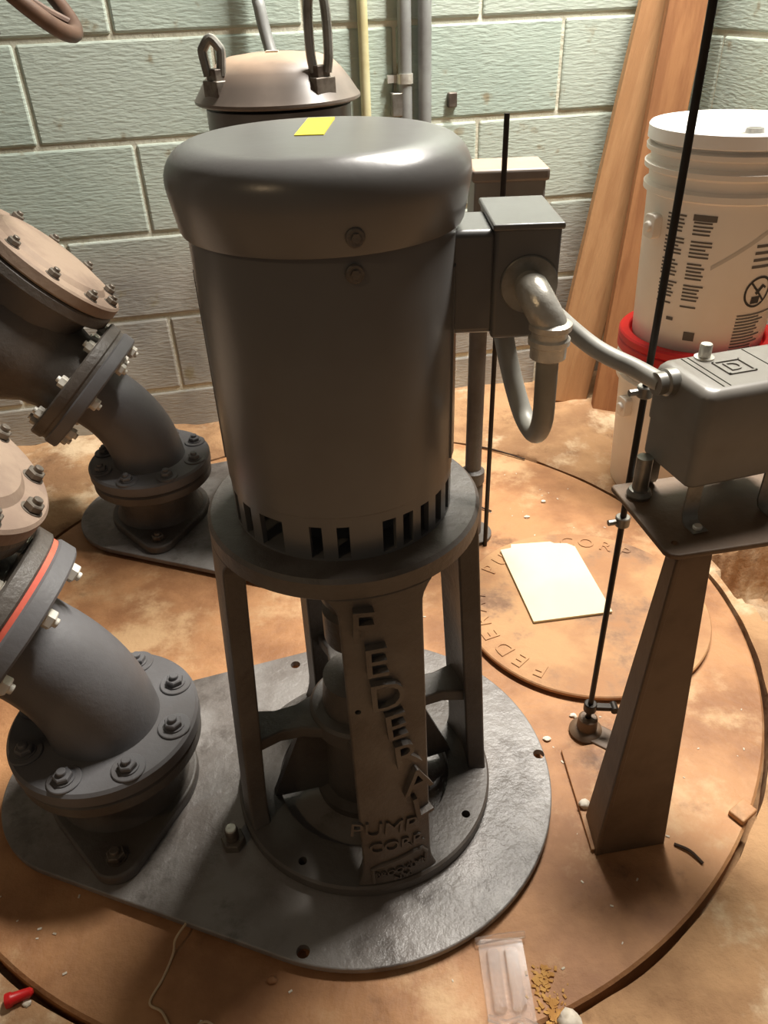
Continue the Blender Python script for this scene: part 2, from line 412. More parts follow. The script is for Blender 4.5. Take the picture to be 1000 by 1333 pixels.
def pump(off, label, front):
    c = PUMP + off; t = thing('sump_pump', (c.x, c.y, PT), label, 'pump'); T = Matrix.Translation((c.x, c.y, 0))
    br_ = MB(T).ring(0.125, 0.185, PT, 0.038, 96, bev=0.003).build('base_ring', 'cast', t)
    MB(T).ring(0.10, 0.153, 0.498, 0.525, 96, bev=0.004).build('top_ring', 'cast', t)
    for k in range(4):
        leg = pedestal_leg(c, AZ0 + k * math.pi / 2).build('pedestal_leg', 'cast', t, bevel=0.003)
        if k == 0 and front:
            mb = MB()
            for ch, az, z, tl in [('F', 6.6, 0.469, -0.05), ('E', 10.7, 0.420, 0.0), ('D', 14.2, 0.370, 0.02), ('E', 16.6, 0.322, 0.06), ('R', 20.3, 0.272, 0.06), ('A', 24.4, 0.222, 0.05), ('L', 25.6, 0.174, 0.12)]:
                mb.add(*on_leg(c, AZ0, text_geo(ch, 0.056, 0.013), (R(az) - AZ0) * legr(z), z, tl, 0.002))
            mb.build('maker_lettering', 'cast', leg, smooth=0)
            for word, sz, u, z, tl in (('PUMP', 0.034, -0.016, 0.147, -0.12), ('CORP.', 0.026, 0.0, 0.112, -0.05), ('BROOKLYN', 0.0135, 0.004, 0.062, 0.10), ('N.Y.', 0.0135, 0.004, 0.047, 0.05)):
                MB().add(*on_leg(c, AZ0, text_geo(word, sz, 0.004), u, z, tl, 0.001)).build('small_lettering', 'cast', leg, smooth=0)
            # raised arched border over the last lines
            mb = MB(); pts = [(-0.034, 0.045), (-0.034, 0.072), (-0.022, 0.078), (0.0, 0.083), (0.02, 0.089), (0.032, 0.088), (0.038, 0.078), (0.037, 0.058)]
            mb.tube([pt(c, AZ0 + u / legr(z), legr(z) + 0.001, z) for u, z in pts], 0.003, 8)
            mb.build('raised_border', 'cast', leg)
            drill(leg, MB(Matrix.Translation(pt(c, R(2.8), legr(0.348), 0.348)) @ frame((math.sin(R(2.8)), -math.cos(R(2.8)), 0))).cyl(0.0035, -0.014, 0.01, 14))
    # inner shelf with openings, bearing housing, shaft and coupling
    MB(T).ring(0.03, 0.068, 0.160, 0.192, 48, bev=0.004).build('spider_hub', 'castd', t)
    for k in range(4):
        MB(T @ Matrix.Rotation(math.pi / 2 * k + AZ0 + math.pi, 4, 'Z')).prism([(-0.034, 0.055), (0.034, 0.055), (0.022, 0.085), (0.020, 0.115), (0.030, 0.150), (-0.030, 0.150), (-0.020, 0.115), (-0.022, 0.085)], 0.166, 0.186).build('spider_arm', 'castd', t, bevel=0.003)
    for k in range(4):
        mb = MB(); Tk = T @ Matrix.Rotation(math.pi / 2 * k + AZ0 + math.pi, 4, 'Z')
        mb.add([(-0.006, 0.05, 0.03), (0.006, 0.05, 0.03), (0.006, 0.135, 0.036), (-0.006, 0.135, 0.036), (-0.006, 0.05, 0.166), (0.006, 0.05, 0.166), (0.006, 0.085, 0.166), (-0.006, 0.085, 0.166)],
               [(0, 3, 2, 1), (4, 5, 6, 7), (0, 1, 5, 4), (1, 2, 6, 5), (2, 3, 7, 6), (3, 0, 4, 7)], Tk)
        mb.build('gusset', 'castd', t)
    MB(T).lathe([(0, PT), (0.070, PT), (0.070, 0.03), (0.056, 0.034), (0.052, 0.15), (0.05, 0.19), (0.046, 0.24), (0.03, 0.245), (0, 0.245)], 48).build('bearing_housing', 'castd', t)
    MB(T).cyl(0.017, 0.24, 0.51, 24).build('shaft', 'galv', t)
    MB(T).lathe([(0, 0.31), (0.036, 0.31), (0.038, 0.315), (0.038, 0.36), (0.030, 0.365), (0.030, 0.375), (0.038, 0.38), (0.038, 0.425), (0.036, 0.43), (0, 0.43)], 40).build('coupling', 'castd', t)
    # motor
    if front:
        # skirt with real vent slots
        slots = [-128, -114, -100, -66, -52.5, -38.5, -31.5, -10.7, 1.7, 24.4, 34.8, 46.2, 58, 70, 100, 112, 124, 150, 163, 180, -163, -150]
        seg = 360; r = 0.1205; zz = [0.525, 0.528, 0.566, 0.578]; vs = []; fs = []
        for rad in (r, r - 0.006):
            for z in zz:
                vs += [pt(c, R(k), rad, z) for k in range(seg)]
        def cut(k): return any(abs((k + 0.5 - s + 180) % 360 - 180) < 3.1 for s in slots)
        nz_ = len(zz)
        for j in range(nz_ - 1):
            for k in range(seg):
                k2 = (k + 1) % seg
                if j == 1 and cut(k):
                    continue
                fs.append((j * seg + k, j * seg + k2, (j + 1) * seg + k2, (j + 1) * seg + k))
                q = nz_ * seg; fs.append((q + j * seg + k, q + (j + 1) * seg + k, q + (j + 1) * seg + k2, q + j * seg + k2))
        q = nz_ * seg
        for k in range(seg):
            k2 = (k + 1) % seg
            if cut(k):
                fs.append((1 * seg + k, 1 * seg + k2, q + seg + k2, q + seg + k)); fs.append((2 * seg + k2, 2 * seg + k, q + 2 * seg + k, q + 2 * seg + k2))
                if not cut((k - 1) % seg): fs.append((seg + k, q + seg + k, q + 2 * seg + k, 2 * seg + k))
                if not cut(k2): fs.append((seg + k2, 2 * seg + k2, q + 2 * seg + k2, q + seg + k2))
            fs.append((k, q + k, q + k2, k2)); fs.append((3 * seg + k, 3 * seg + k2, q + 3 * seg + k2, q + 3 * seg + k))
        MB().add(vs, fs).build('vented_end_bell', 'motor', t, smooth=35)
        MB(T).lathe([(0, 0.5252), (0.1140, 0.5252), (0.1140, 0.5272), (0.086, 0.5285), (0.086, 0.577), (0, 0.577)], 64).build('rotor_housing', 'motor', t)
        MB(T).lathe([(0, 0.576), (0.1195, 0.576), (0.1215, 0.578), (0.1222, 0.82), (0.119, 0.84), (0, 0.84)], 128).build('motor_body', 'motor', t)
        prof = [(0, 0.832), (0.124, 0.832), (0.127, 0.827), (0.1285, 0.830), (0.1335, 0.860), (0.1342, 0.867)]
        for k in range(1, 9):
            a = R(90) * k / 8; prof.append((0.1022 + 0.032 * math.cos(a), 0.868 + 0.029 * math.sin(a)))
        prof += [(0.06, 0.8985), (0, 0.899)]
        cap = MB(T).lathe(prof, 128).build('fan_cap', 'cap', t)
        tp = MB().box(-0.0125, 0.0125, -0.050, 0.050, 0.8965, 0.8996, Matrix.Translation((-0.047, 0.758, 0)) @ Matrix.Rotation(-0.06, 4, 'Z'))
        tape = tp.build('yellow_tape', 'tape', cap, smooth=0); tape['label'] = 'small piece of yellow tape'
        for az, z, rr in [(13.9, 0.842, 0.130), (13.9, 0.812, 0.1215), (-150, 0.842, 0.130), (133, 0.842, 0.130)]:
            p = pt(c, R(az), rr, z)
            b_ = MB(Matrix.Translation(p) @ frame((math.sin(R(az)), -math.cos(R(az)), 0)))
            b_.cyl(0.0078, -0.002, 0.0035, 20, bev=0.001); b_.cyl(0.004, 0.003, 0.005, 6)
            b_.build('cap_screw', 'castd', cap)
        # thin nameplate strip edges down the body
        for az in (-86, 76):
            p = pt(c, R(az), 0.1208, 0.69)
            MB(Matrix.Translation(p) @ frame((math.sin(R(az)), -math.cos(R(az)), 0), (0, 0, 1))).box(-0.10, 0.10, -0.008, 0.008, -0.001, 0.0025).build('casing_seam', 'motor', t, bevel=0.001)
        # terminal box on the right side
        cb = MB().box(0.058, 0.112, 0.700, 0.775, 0.722, 0.818).build('terminal_box_neck', 'conduit_box', t, bevel=0.006)
        bx = MB().box(0.108, 0.168, 0.696, 0.800, 0.718, 0.822).build('terminal_box', 'conduit_box', t, bevel=0.004)
        MB().box(0.106, 0.170, 0.694, 0.802, 0.818, 0.824).build('terminal_box_cover', 'conduit_box', t, bevel=0.002)
        ex, ez = 0.141, 0.770
        Te = Matrix.Translation((ex, 0.697, ez)) @ frame((0, -1, 0))
        MB(Te).cyl(0.0265, -0.001, 0.0035, 36, bev=0.001).build('washer', 'galv', bx)
        arc = [(ex, 0.694, ez), (ex, 0.686, ez)]
        for k in range(1, 11):
            a = R(90) * k / 10; arc.append((ex + 0.014 * (1 - math.cos(a)), 0.686 - 0.026 * math.sin(a), ez - 0.024 * (1 - math.cos(a))))
        arc.append((ex + 0.015, 0.660, ez - 0.034))
        MB().tube(arc, [0.0135] * 2 + [0.0155] * (len(arc) - 2), 24).build('conduit_elbow', 'zinc', t)
        mb = MB(Matrix.Translation((ex + 0.015, 0.660, 0.012)))
        mb.lathe([(0, 0.736), (0.0155, 0.736), (0.0195, 0.734), (0.0195, 0.729), (0.0165, 0.727), (0.0165, 0.722), (0.019, 0.720), (0.019, 0.715), (0.0165, 0.713), (0.0165, 0.702), (0.0135, 0.700), (0, 0.700)], 28)
        mb.build('conduit_connector', 'zinc', t)
    else:
        MB(T).lathe([(0, 0.525), (0.1195, 0.525), (0.1215, 0.53), (0.1215, 0.84), (0, 0.845)], 96).build('motor_body', 'blackpaint', t)
        prof = [(0, 0.846), (0.134, 0.846), (0.1385, 0.849), (0.1385, 0.853), (0.133, 0.860), (0.122, 0.876), (0.108, 0.893), (0.094, 0.905), (0.075, 0.912), (0.04, 0.916), (0, 0.917)]
        cap = MB(T).lathe(prof, 96).build('drip_cap', 'dusty', t)
        for az, h in ((-48, 0.070), (42, 0.125)):
            p = pt(c, R(az), 0.118, 0.872)
            br = MB(Matrix.Translation(p) @ Matrix.Rotation(R(az), 4, 'Z'))
            br.box(-0.020, 0.020, -0.012, 0.016, -0.012, 0.014); br.box(-0.013, 0.013, -0.008, 0.008, 0.012, 0.030)
            bo = br.build('lifting_bracket', 'bolt', cap, bevel=0.002)
            ey = MB(Matrix.Translation((0, 0, 0)))
            s_ = [(p.x - 0.010, p.y, p.z + 0.02), (p.x - 0.014, p.y, p.z + 0.05), (p.x - 0.012, p.y, p.z + h - 0.012), (p.x, p.y, p.z + h), (p.x + 0.012, p.y, p.z + h - 0.012), (p.x + 0.014, p.y, p.z + 0.05), (p.x + 0.010, p.y, p.z + 0.02)]
            ey.tube(spline(s_, 5), 0.0075, 10); ey.build('shackle', 'galv', bo)
        MB().box(c.x - 0.012, c.x + 0.008, c.y - 0.012, c.y + 0.004, 0.914, 0.919).build('cap_label', 'pebble', cap, smooth=0)
    # hold-down bolts on the base ring
    for k in range(4):
        p = pt(c, AZ0 + R(45) + k * math.pi / 2, 0.165, 0.038)
        drill(br_, MB(Matrix.Translation(p)).cyl(0.006, -0.018, 0.01, 16))
    return t
pump(Vector((0, 0, 0)), 'vertical sump pump with smooth grey motor cap marked by yellow tape', True)
pump(OFF, 'vertical sump pump behind, its motor under a dusty domed drip cap', False)

# ================================================================ discharge elbows and check valves
def bolt_mesh(name, r, h, mat, boss=0.0):
    mb = MB()
    if boss: mb.cyl(boss, 0, 0.004, 24, bev=0.001)
    z = 0.004 if boss else 0
    mb.cyl(r * 1.15, z, z + 0.002, 18); mb.hexnut(r, z + 0.002, z + h); mb.cyl(r * 0.5, z + h - 0.001, z + h + 0.006, 12, bev=0.001)
    me = mb.mesh(name); me.materials.append(M[mat]); return me
BOSS = bolt_mesh('flange_bolt', 0.0125, 0.010, 'elbow', 0.0225)
FOOTB = bolt_mesh('foot_bolt', 0.0125, 0.012, 'bolt')
ZB = bolt_mesh('flange_bolt', 0.0125, 0.014, 'whitebolt')
CB = bolt_mesh('cover_bolt', 0.012, 0.012, 'bolt')
AXD = Vector((-0.7071, 0, 0.7071)); BN = Vector((0.686, 0.242, 0.686))
def discharge(off, label, vlabel, rear):
    B = Vector((-0.405, 0.738, 0)) + off
    t = thing('discharge_elbow', (B.x, B.y, PT), label, 'pipe elbow'); T = Matrix.Translation((B.x, B.y, 0))
    # square foot flange on the plate
    FM = T @ Matrix.Rotation(R(-80), 4, 'Z')
    hp = [(0.108 * math.cos(2 * math.pi * k / 48), 0.108 * math.sin(2 * math.pi * k / 48)) for k in range(48)]
    for sg in (-1, 1): hp += [(sg * 0.132 + 0.034 * math.cos(2 * math.pi * k / 24), 0.034 * math.sin(2 * math.pi * k / 24)) for k in range(24)]
    MB(FM).prism(hull(hp), PT, 0.036).build('foot_flange', 'castd', t, bevel=0.004)
    for sx in (-1, 1): inst(FOOTB, 'foot_bolt', t, FM @ Vector((0.136 * sx, 0, 0.036)))
    MB(T).lathe([(0.07, 0.03), (0.100, 0.03), (0.090, 0.045), (0.086, 0.06), (0.086, 0.125), (0.07, 0.125)], 56).build('nozzle', 'castd', t)
    MB(T).ring(0.06, 0.127, 0.113, 0.137, 96, bev=0.004).build('lower_flange', 'castd', t)
    MB(T).ring(0.06, 0.130, 0.139, 0.165, 96, bev=0.004).build('upper_flange', 'elbow', t)
    for k in range(8):
        a = R(22.5 + 45 * k + 10); inst(BOSS, 'flange_bolt', t, (B.x + 0.106 * math.cos(a), B.y + 0.106 * math.sin(a), 0.164), Matrix.Rotation(a, 4, 'Z'))
    # 45 degree elbow body
    a1 = 0.100; C = Vector((B.x, B.y, 0.139 + a1)); E_ = C + AXD * 0.140
    Rb = 0.20; t0 = Rb * math.tan(R(22.5)); path = [Vector((B.x, B.y, C.z - t0 - 0.004))]
    for k in range(13):
        a = R(45) * k / 12; path.append(Vector((B.x - Rb * (1 - math.cos(a)), B.y, C.z - t0 + Rb * math.sin(a))))
    path += [E_ - AXD * 0.02, E_]
    rads = [0.080, 0.078] + [0.076 - 0.0005 * k for k in range(len(path) - 4)] + [0.071, 0.075]
    MB().tube(path, rads, 56, caps=False).build('elbow_body', 'elbow', t, smooth=60)
    TF = Matrix.Translation(E_) @ frame(AXD, (0, 1, 0))
    MB(TF).ring(0.07, 0.138, -0.026, 0.0, 96, bev=0.003).build('outlet_flange', 'elbow', t)
    for k in range(8):
        a = R(22.5 + 45 * k)
        p = TF @ Vector((0.115 * math.cos(a), 0.115 * math.sin(a), -0.0255))
        inst(ZB, 'flange_bolt', t, p, (TF.to_3x3() @ Matrix.Rotation(math.pi, 3, 'X')).to_4x4(), 'pale zinc bolt head')
    # ---------------- check valve on the elbow
    v = thing('check_valve', E_ + AXD * 0.004, vlabel, 'valve')
    MB(TF).ring(0.07, 0.134, 0.0, 0.007, 72).build('gasket', 'gasket' if not rear else 'castd', v)
    MB(TF).ring(0.07, 0.138, 0.007, 0.031, 96, bev=0.003).build('inlet_flange', 'cast', v)
    for k in range(8):
        a = R(22.5 + 45 * k); p = TF @ Vector((0.115 * math.cos(a), 0.115 * math.sin(a), 0.0295))
        inst(ZB, 'flange_bolt', v, p, TF, 'pale zinc bolt head')
    MB(TF).lathe([(0.075, 0.026), (0.094, 0.026), (0.090, 0.05), (0.098, 0.08), (0.122, 0.115), (0.135, 0.16), (0.137, 0.19), (0.130, 0.23), (0.112, 0.27), (0.094, 0.30), (0.092, 0.345), (0.075, 0.345)], 64).build('valve_body', 'castd', v)
    VC = E_ + AXD * 0.185
    TN = Matrix.Translation(VC) @ frame(BN, (0, 1, 0))
    MB(TN).lathe([(0, 0.02), (0.112, 0.02), (0.118, 0.10), (0.128, 0.128), (0, 0.128)], 56).build('bonnet_neck', 'castd', v)
    MB(TN).ring(0.09, 0.149, 0.122, 0.146, 96, bev=0.004).build('bonnet_flange', 'castd', v)
    cov = MB(TN).lathe([(0, 0.148), (0.146, 0.148), (0.150, 0.152), (0.150, 0.170), (0.146, 0.174), (0.115, 0.175), (0.105, 0.184), (0.06, 0.188), (0, 0.188)], 96).build('bonnet_cover', 'bonnet', v)
    for k in range(10):
        a = 2 * math.pi * (k + 0.35) / 10; p = TN @ Vector((0.131 * math.cos(a), 0.131 * math.sin(a), 0.1735)); inst(CB, 'cover_bolt', cov, p, TN)
    MB(TN).box(-0.02, 0.02, -0.135, -0.10, 0.02, 0.06).build('side_lug', 'castd', v, bevel=0.004)
    MB(TF).ring(0.07, 0.138, 0.335, 0.361, 96, bev=0.003).build('outlet_flange', 'castd', v)
    return E_, v
E1, v1 = discharge(Vector((0, 0, 0)), 'grey flanged pipe elbow bolted beside the front pump', 'grey check valve with a red gasket above the front elbow', False)
E2, v2 = discharge(OFF, 'grey flanged pipe elbow bolted beside the rear pump', 'dark grey check valve with dusty tan bolted cover near the block wall', True)
# gate valve with handwheel higher on the rear pipe, riser beyond
TF2 = Matrix.Translation(E2) @ frame(AXD, (0, 1, 0))
G = E2 + AXD * 0.50
gv = thing('gate_valve', E2 + AXD * 0.363, 'brown handwheel gate valve above the rear check valve', 'valve')
MB(TF2).lathe([(0.07, 0.362), (0.138, 0.362), (0.138, 0.388), (0.095, 0.388), (0.11, 0.45), (0.118, 0.50), (0.11, 0.55), (0.095, 0.61), (0.138, 0.61), (0.138, 0.636), (0.07, 0.636)], 64).build('valve_body', 'castd', gv)
WC = Vector((-0.560, E2.y + 0.03, 1.040)); SD = (WC - G).normalized()
TS = Matrix.Translation(G) @ frame(SD, (0, 1, 0)); SL = (WC - G).length
MB(TS).lathe([(0, 0.05), (0.08, 0.08), (0.085, 0.16), (0.12, 0.165), (0.12, 0.205), (0.06, 0.215), (0.045, 0.30), (0.03, 0.31), (0, 0.31)], 40).build('bonnet', 'castd', gv)
MB(TS).cyl(0.012, 0.30, SL + 0.06, 20).build('stem', 'steelrod', gv)
TW = Matrix.Translation(WC) @ frame(SD, (0, 1, 0))
wheel = MB(TW)
wheel.lathe([(0.118 + 0.013 * math.cos(a), 0.013 * math.sin(a)) for a in [2 * math.pi * k / 12 for k in range(12)]], 56)
for k in range(5):
    a = 2 * math.pi * k / 5 + 0.2
    wheel.tube([(0.02 * math.cos(a), 0.02 * math.sin(a), -0.02), (0.07 * math.cos(a), 0.07 * math.sin(a), -0.012), (0.115 * math.cos(a), 0.115 * math.sin(a), 0)], 0.008, 10)
wheel.cyl(0.026, -0.035, 0.012, 24, bev=0.003)
wheel.build('handwheel', material('brown_handwheel_paint', (104, 78, 62), (82, 60, 48), 9, 0.5), gv)
MB(TS).cyl(0.040, SL - 0.150, SL - 0.085, 6, bev=0.004).build('stem_nut', 'castd', gv)
ris = thing('riser_pipe', E2 + AXD * 0.638, 'grey riser pipe climbing beyond the gate valve', 'pipe')
p0 = E2 + AXD * 0.637; p1 = E2 + AXD * 0.80
MB().tube([p0, p1, p1 + Vector((-0.03, 0, 0.05)), p1 + Vector((-0.045, 0, 0.12)), p1 + Vector((-0.045, 0, 1.4))], 0.09, 40).build('pipe', 'castd', ris)
q0 = E1 + AXD * 0.363
ris = thing('riser_pipe', q0, 'grey riser pipe climbing beyond the front check valve', 'pipe')
q1 = E1 + AXD * 0.55
MB().tube([q0, q1, q1 + Vector((-0.03, 0, 0.05)), q1 + Vector((-0.045, 0, 0.12)), q1 + Vector((-0.045, 0, 1.4))], 0.09, 40).build('pipe', 'castd', ris)

# ================================================================ front float switch on its stand
fs_ = thing('switch_stand', (0.32, 0.62, 0), 'brown tapered steel stand carrying the switch box beside the float rod', 'stand')
th = 0.006
b0, b1 = Vector((0.272, 0.600, 0)), Vector((0.372, 0.614, 0)); t0_, t1_ = Vector((0.322, 0.662, 0.474)), Vector((0.362, 0.668, 0.474))
bk = Vector((0.0, 0.07, 0)); mb = MB()
def slab(mb, a, b, c, d, n):
    n = Vector(n); mb.add([a, b, c, d, a + n, b + n, c + n, d + n], [(0, 1, 2, 3), (7, 6, 5, 4), (0, 4, 5, 1), (1, 5, 6, 2), (2, 6, 7, 3), (3, 7, 4, 0)])
slab(mb, b0, b1, t1_, t0_, (0, th, 0))
slab(mb, b0, b0 + Vector((0, 0.06, 0)), t0_ + Vector((0, 0.03, 0)), t0_, (th, 0, 0))
slab(mb, b1, b1 + Vector((0, 0.06, 0)), t1_ + Vector((0, 0.03, 0)), t1_, (-th, 0, 0))
mb.build('tapered_post', 'stand', fs_, bevel=0.0015)
mb = MB(); mb.prism([(0.268, 0.606), (0.372, 0.620), (0.352, 0.790), (0.262, 0.775)], 0.0, 0.006); mb.build('foot_plate', 'rust', fs_, bevel=0.001)
PZ = 0.474
PLM = Matrix.Translation((0.306, 0.650, 0)) @ Matrix.Rotation(R(9.5), 4, 'Z')
rp = 0.012; pl = [(rp, 0), (0.24, 0), (0.24, 0.15), (0.004, 0.15), (0, 0.146), (0, rp), (rp * 0.3, rp * 0.3)]
pf_ = MB(PLM).prism(pl, PZ, PZ + 0.007).build('platform', 'platform', fs_, bevel=0.002)
drill(pf_, MB(PLM @ Matrix.Translation((0.018, 0.022, PZ))).cyl(0.0042, -0.01, 0.02, 14))

sw = thing('float_switch', (0.40, 0.74, PZ + 0.007), 'grey float switch box with raised emblem on top and galvanised bracket feet', 'switch box')
SM = Matrix.Translation((0.333, 0.700, 0)) @ Matrix.Rotation(R(15), 4, 'Z')
BZ = 0.532
MB(SM).prism(rrect(0.002, 0.160, 0.002, 0.096, 0.010), BZ, BZ + 0.05).build('switch_base', 'switch', sw, bevel=0.003)
hood = MB(SM); poly = rrect(0, 0.162, 0, 0.098, 0.012); n = len(poly)
lv = [(0.0, BZ + 0.048), (0.0, BZ + 0.104), (0.0015, BZ + 0.109), (0.005, BZ + 0.1135), (0.010, BZ + 0.1155)]
vs = []
for ins, z in lv:
    vs += [(x + ins * (1 if x < 0.08 else -1), y + ins * (1 if y < 0.049 else -1), z) for x, y in poly]
fs = [(j * n + i, j * n + (i + 1) % n, (j + 1) * n + (i + 1) % n, (j + 1) * n + i) for j in range(len(lv) - 1) for i in range(n)]
fs += [tuple(range(n))[::-1], tuple(range((len(lv) - 1) * n, len(lv) * n))]
hd = hood.add(vs, fs).build('switch_hood', 'switch', sw, smooth=40)
TZ = BZ + 0.1155
for x in (0.026, 0.034, 0.104): drill(hd, MB(SM).box(x, x + 0.002, 0.012, 0.088, TZ - 0.004, TZ + 0.004))
mb = MB(SM)
for a, b_, c_, d_ in ((0.050, 0.084, 0.034, 0.036), (0.050, 0.084, 0.064, 0.066), (0.050, 0.052, 0.034, 0.066), (0.082, 0.084, 0.034, 0.066)): mb.box(a, b_, c_, d_, TZ - 0.001, TZ + 0.0016)
v_, f_ = text_geo('D', 0.026, 0.003); mb.add(v_, f_, Matrix.Translation((0.067, 0.050, TZ)))
mb.build('emblem', 'switch', hd, smooth=0)
MB(SM @ Matrix.Translation((0.052, 0.082, 0))).lathe([(0, TZ - 0.001), (0.011, TZ - 0.001), (0.011, TZ + 0.0015), (0.0068, TZ + 0.002), (0.0068, TZ + 0.015), (0.006, TZ + 0.0165), (0, TZ + 0.0165)], 24).build('hood_nut', 'zinc', hd)
for x, y in ((0.018, 0.008), (0.118, 0.008), (0.018, 0.09), (0.118, 0.09)):
    mb = MB(SM); sgn = -1 if y < 0.05 else 1
    z0 = PZ + 0.007; zt = BZ + 0.002; ya = y
    prof = [(ya, zt), (ya, z0 + 0.012), (ya + sgn * 0.003, z0 + 0.005), (ya + sgn * 0.009, z0 + 0.002), (ya + sgn * 0.024, z0 + 0.002)]
    w2 = 0.0095; vs = []; 
    for (yy, zz_) in prof: vs += [(x - w2, yy, zz_), (x + w2, yy, zz_)]
    k = len(prof)
    vs2 = [(a, b_ - sgn * 0.0022, c_ - 0.0016) for a, b_, c_ in vs]
    fs = [(2 * i, 2 * i + 1, 2 * i + 3, 2 * i + 2) for i in range(k - 1)] + [(2 * k + 2 * i, 2 * k + 2 * i + 2, 2 * k + 2 * i + 3, 2 * k + 2 * i + 1) for i in range(k - 1)]
    fs += [(2 * i, 2 * i + 2, 2 * k + 2 * i + 2, 2 * k + 2 * i) for i in range(k - 1)] + [(2 * i + 1, 2 * k + 2 * i + 1, 2 * k + 2 * i + 3, 2 * i + 3) for i in range(k - 1)]
    fs += [(0, 2 * k, 2 * k + 1, 1), (2 * k - 2, 2 * k - 1, 4 * k - 1, 4 * k - 2)]
    ft = mb.add(vs + vs2, fs).build('bracket_foot', 'galv', sw)
    MB(SM @ Matrix.Translation((x, ya + sgn * 0.016, z0 + 0.0025))).cyl(0.0055, -0.001, 0.004, 16, bev=0.0012).build('foot_screw', 'zinc', ft)
# galvanised fitting at the left rear of the box
MB(SM @ Matrix.Translation((-0.006, 0.074, 0))).lathe([(0, PZ + 0.007), (0.013, PZ + 0.007), (0.015, PZ + 0.012), (0.0125, PZ + 0.018), (0.0095, PZ + 0.019), (0.0095, BZ + 0.004), (0, BZ + 0.004)], 24).build('spring_post', 'galv', sw)
MB(SM @ Matrix.Translation((0.0, 0.062, BZ + 0.104)) @ frame((-1, 0, 0))).lathe([(0, -0.003), (0.0150, -0.003), (0.0150, 0.008), (0.0125, 0.010), (0.0125, 0.02), (0, 0.02)], 24).build('conduit_hub', 'galv', sw)

RX, RY = 0.310, 0.812
rod = thing('float_rod', (RX, RY, 0), 'tall thin dark float rod rising past the switch box and white pail', 'rod')
MB().tube([(RX, RY, -0.02), (RX, RY, 1.45)], 0.0042, 12).build('rod', 'steelrod', rod)
MB(Matrix.Translation((RX, RY, 0))).lathe([(0.005, 0.0), (0.026, 0.0), (0.027, 0.006), (0.022, 0.012), (0.016, 0.014), (0.015, 0.034), (0.012, 0.036), (0.005, 0.036)], 28).build('guide_bushing', 'platform', rod)
MB(Matrix.Translation((RX, RY, 0)) @ Matrix.Rotation(R(-38), 4, 'Z')).prism(rrect(-0.02, 0.07, -0.02, 0.02, 0.018), 0.0, 0.009).build('guide_arm', 'platform', rod, bevel=0.002)
mb = MB(Matrix.Translation((RX, RY, 0.060))); mb.cyl(0.010, -0.008, 0.008, 16, bev=0.001); mb.box(0.0, 0.036, -0.005, 0.005, -0.004, 0.004, Matrix.Rotation(R(-6), 4, 'Z'))
mb.cyl(0.0065, -0.008, 0.008, 12, Matrix.Translation((0.036, -0.004, 0)) @ frame((0, 1, 0))); mb.build('thumb_clamp', 'steelrod', rod, bevel=0.0008)
for zz_ in (0.415, 0.60):
    mb = MB(Matrix.Translation((RX, RY, zz_))); mb.cyl(0.0095, -0.007, 0.007, 18, bev=0.001); mb.cyl(0.004, 0, 0.02, 8, frame((-1, -0.2, 0))); mb.build('stop_collar', 'galv', rod)

# liquid-tight conduit from the motor connector, looping down and over to the switch box
hub = SM @ Vector((-0.012, 0.062, BZ + 0.104))
cpts = [(0.156, 0.660, 0.718), (0.157, 0.661, 0.68), (0.159, 0.670, 0.642), (0.160, 0.700, 0.612), (0.154, 0.735, 0.614), (0.143, 0.758, 0.650), (0.133, 0.780, 0.70), (0.136, 0.83, 0.735), (0.162, 0.86, 0.725), (0.20, 0.845, 0.688), (0.245, 0.815, 0.655), (0.285, 0.785, 0.641), tuple(hub)]
MB_ = MB().tube(spline(cpts, 8), 0.0105, 16).build('flexible_conduit', 'flex', at=(0.16, 0.66, 0.7))
tag(MB_, 'grey flexible conduit looping from the motor terminal box to the switch box', 'conduit')

# ================================================================ rear float switch
r2 = thing('switch_stand', (0.19, 1.36, 0), 'slim dark pipe post holding the rear switch box behind the front motor', 'stand')
mb = MB(Matrix.Translation((0.188, 1.36, 0))).lathe([(0, 0), (0.045, 0), (0.045, 0.008), (0.022, 0.010), (0.022, 0.13), (0.020, 0.135), (0.024, 0.14), (0.024, 0.165), (0.0165, 0.17), (0.0165, 0.655), (0, 0.655)], 28)
mb.build('post', 'castd', r2)
MB(Matrix.Translation((0.225, 1.375, 0))).box(-0.07, 0.075, -0.05, 0.065, 0.653, 0.660).build('platform', 'platform', r2, bevel=0.002)
s2 = thing('float_switch', (0.225, 1.38, 0.66), 'small grey switch box with dusty tan top behind the terminal box', 'switch box')
MB(Matrix.Translation((0.225, 1.385, 0))).box(-0.055, 0.063, -0.045, 0.05, 0.660, 0.733).build('switch_base', 'switch', s2, bevel=0.004)
MB(Matrix.Translation((0.225, 1.385, 0))).box(-0.060, 0.068, -0.050, 0.055, 0.728, 0.748).build('switch_hood', 'dusty', s2, bevel=0.005)
rr2 = MB().tube([(0.214, 1.318, 0.0), (0.214, 1.318, 0.832)], 0.0045, 10).build('float_rod', 'steelrod', at=(0.214, 1.318, 0))
tag(rr2, 'short dark float rod standing in front of the rear switch box', 'rod')

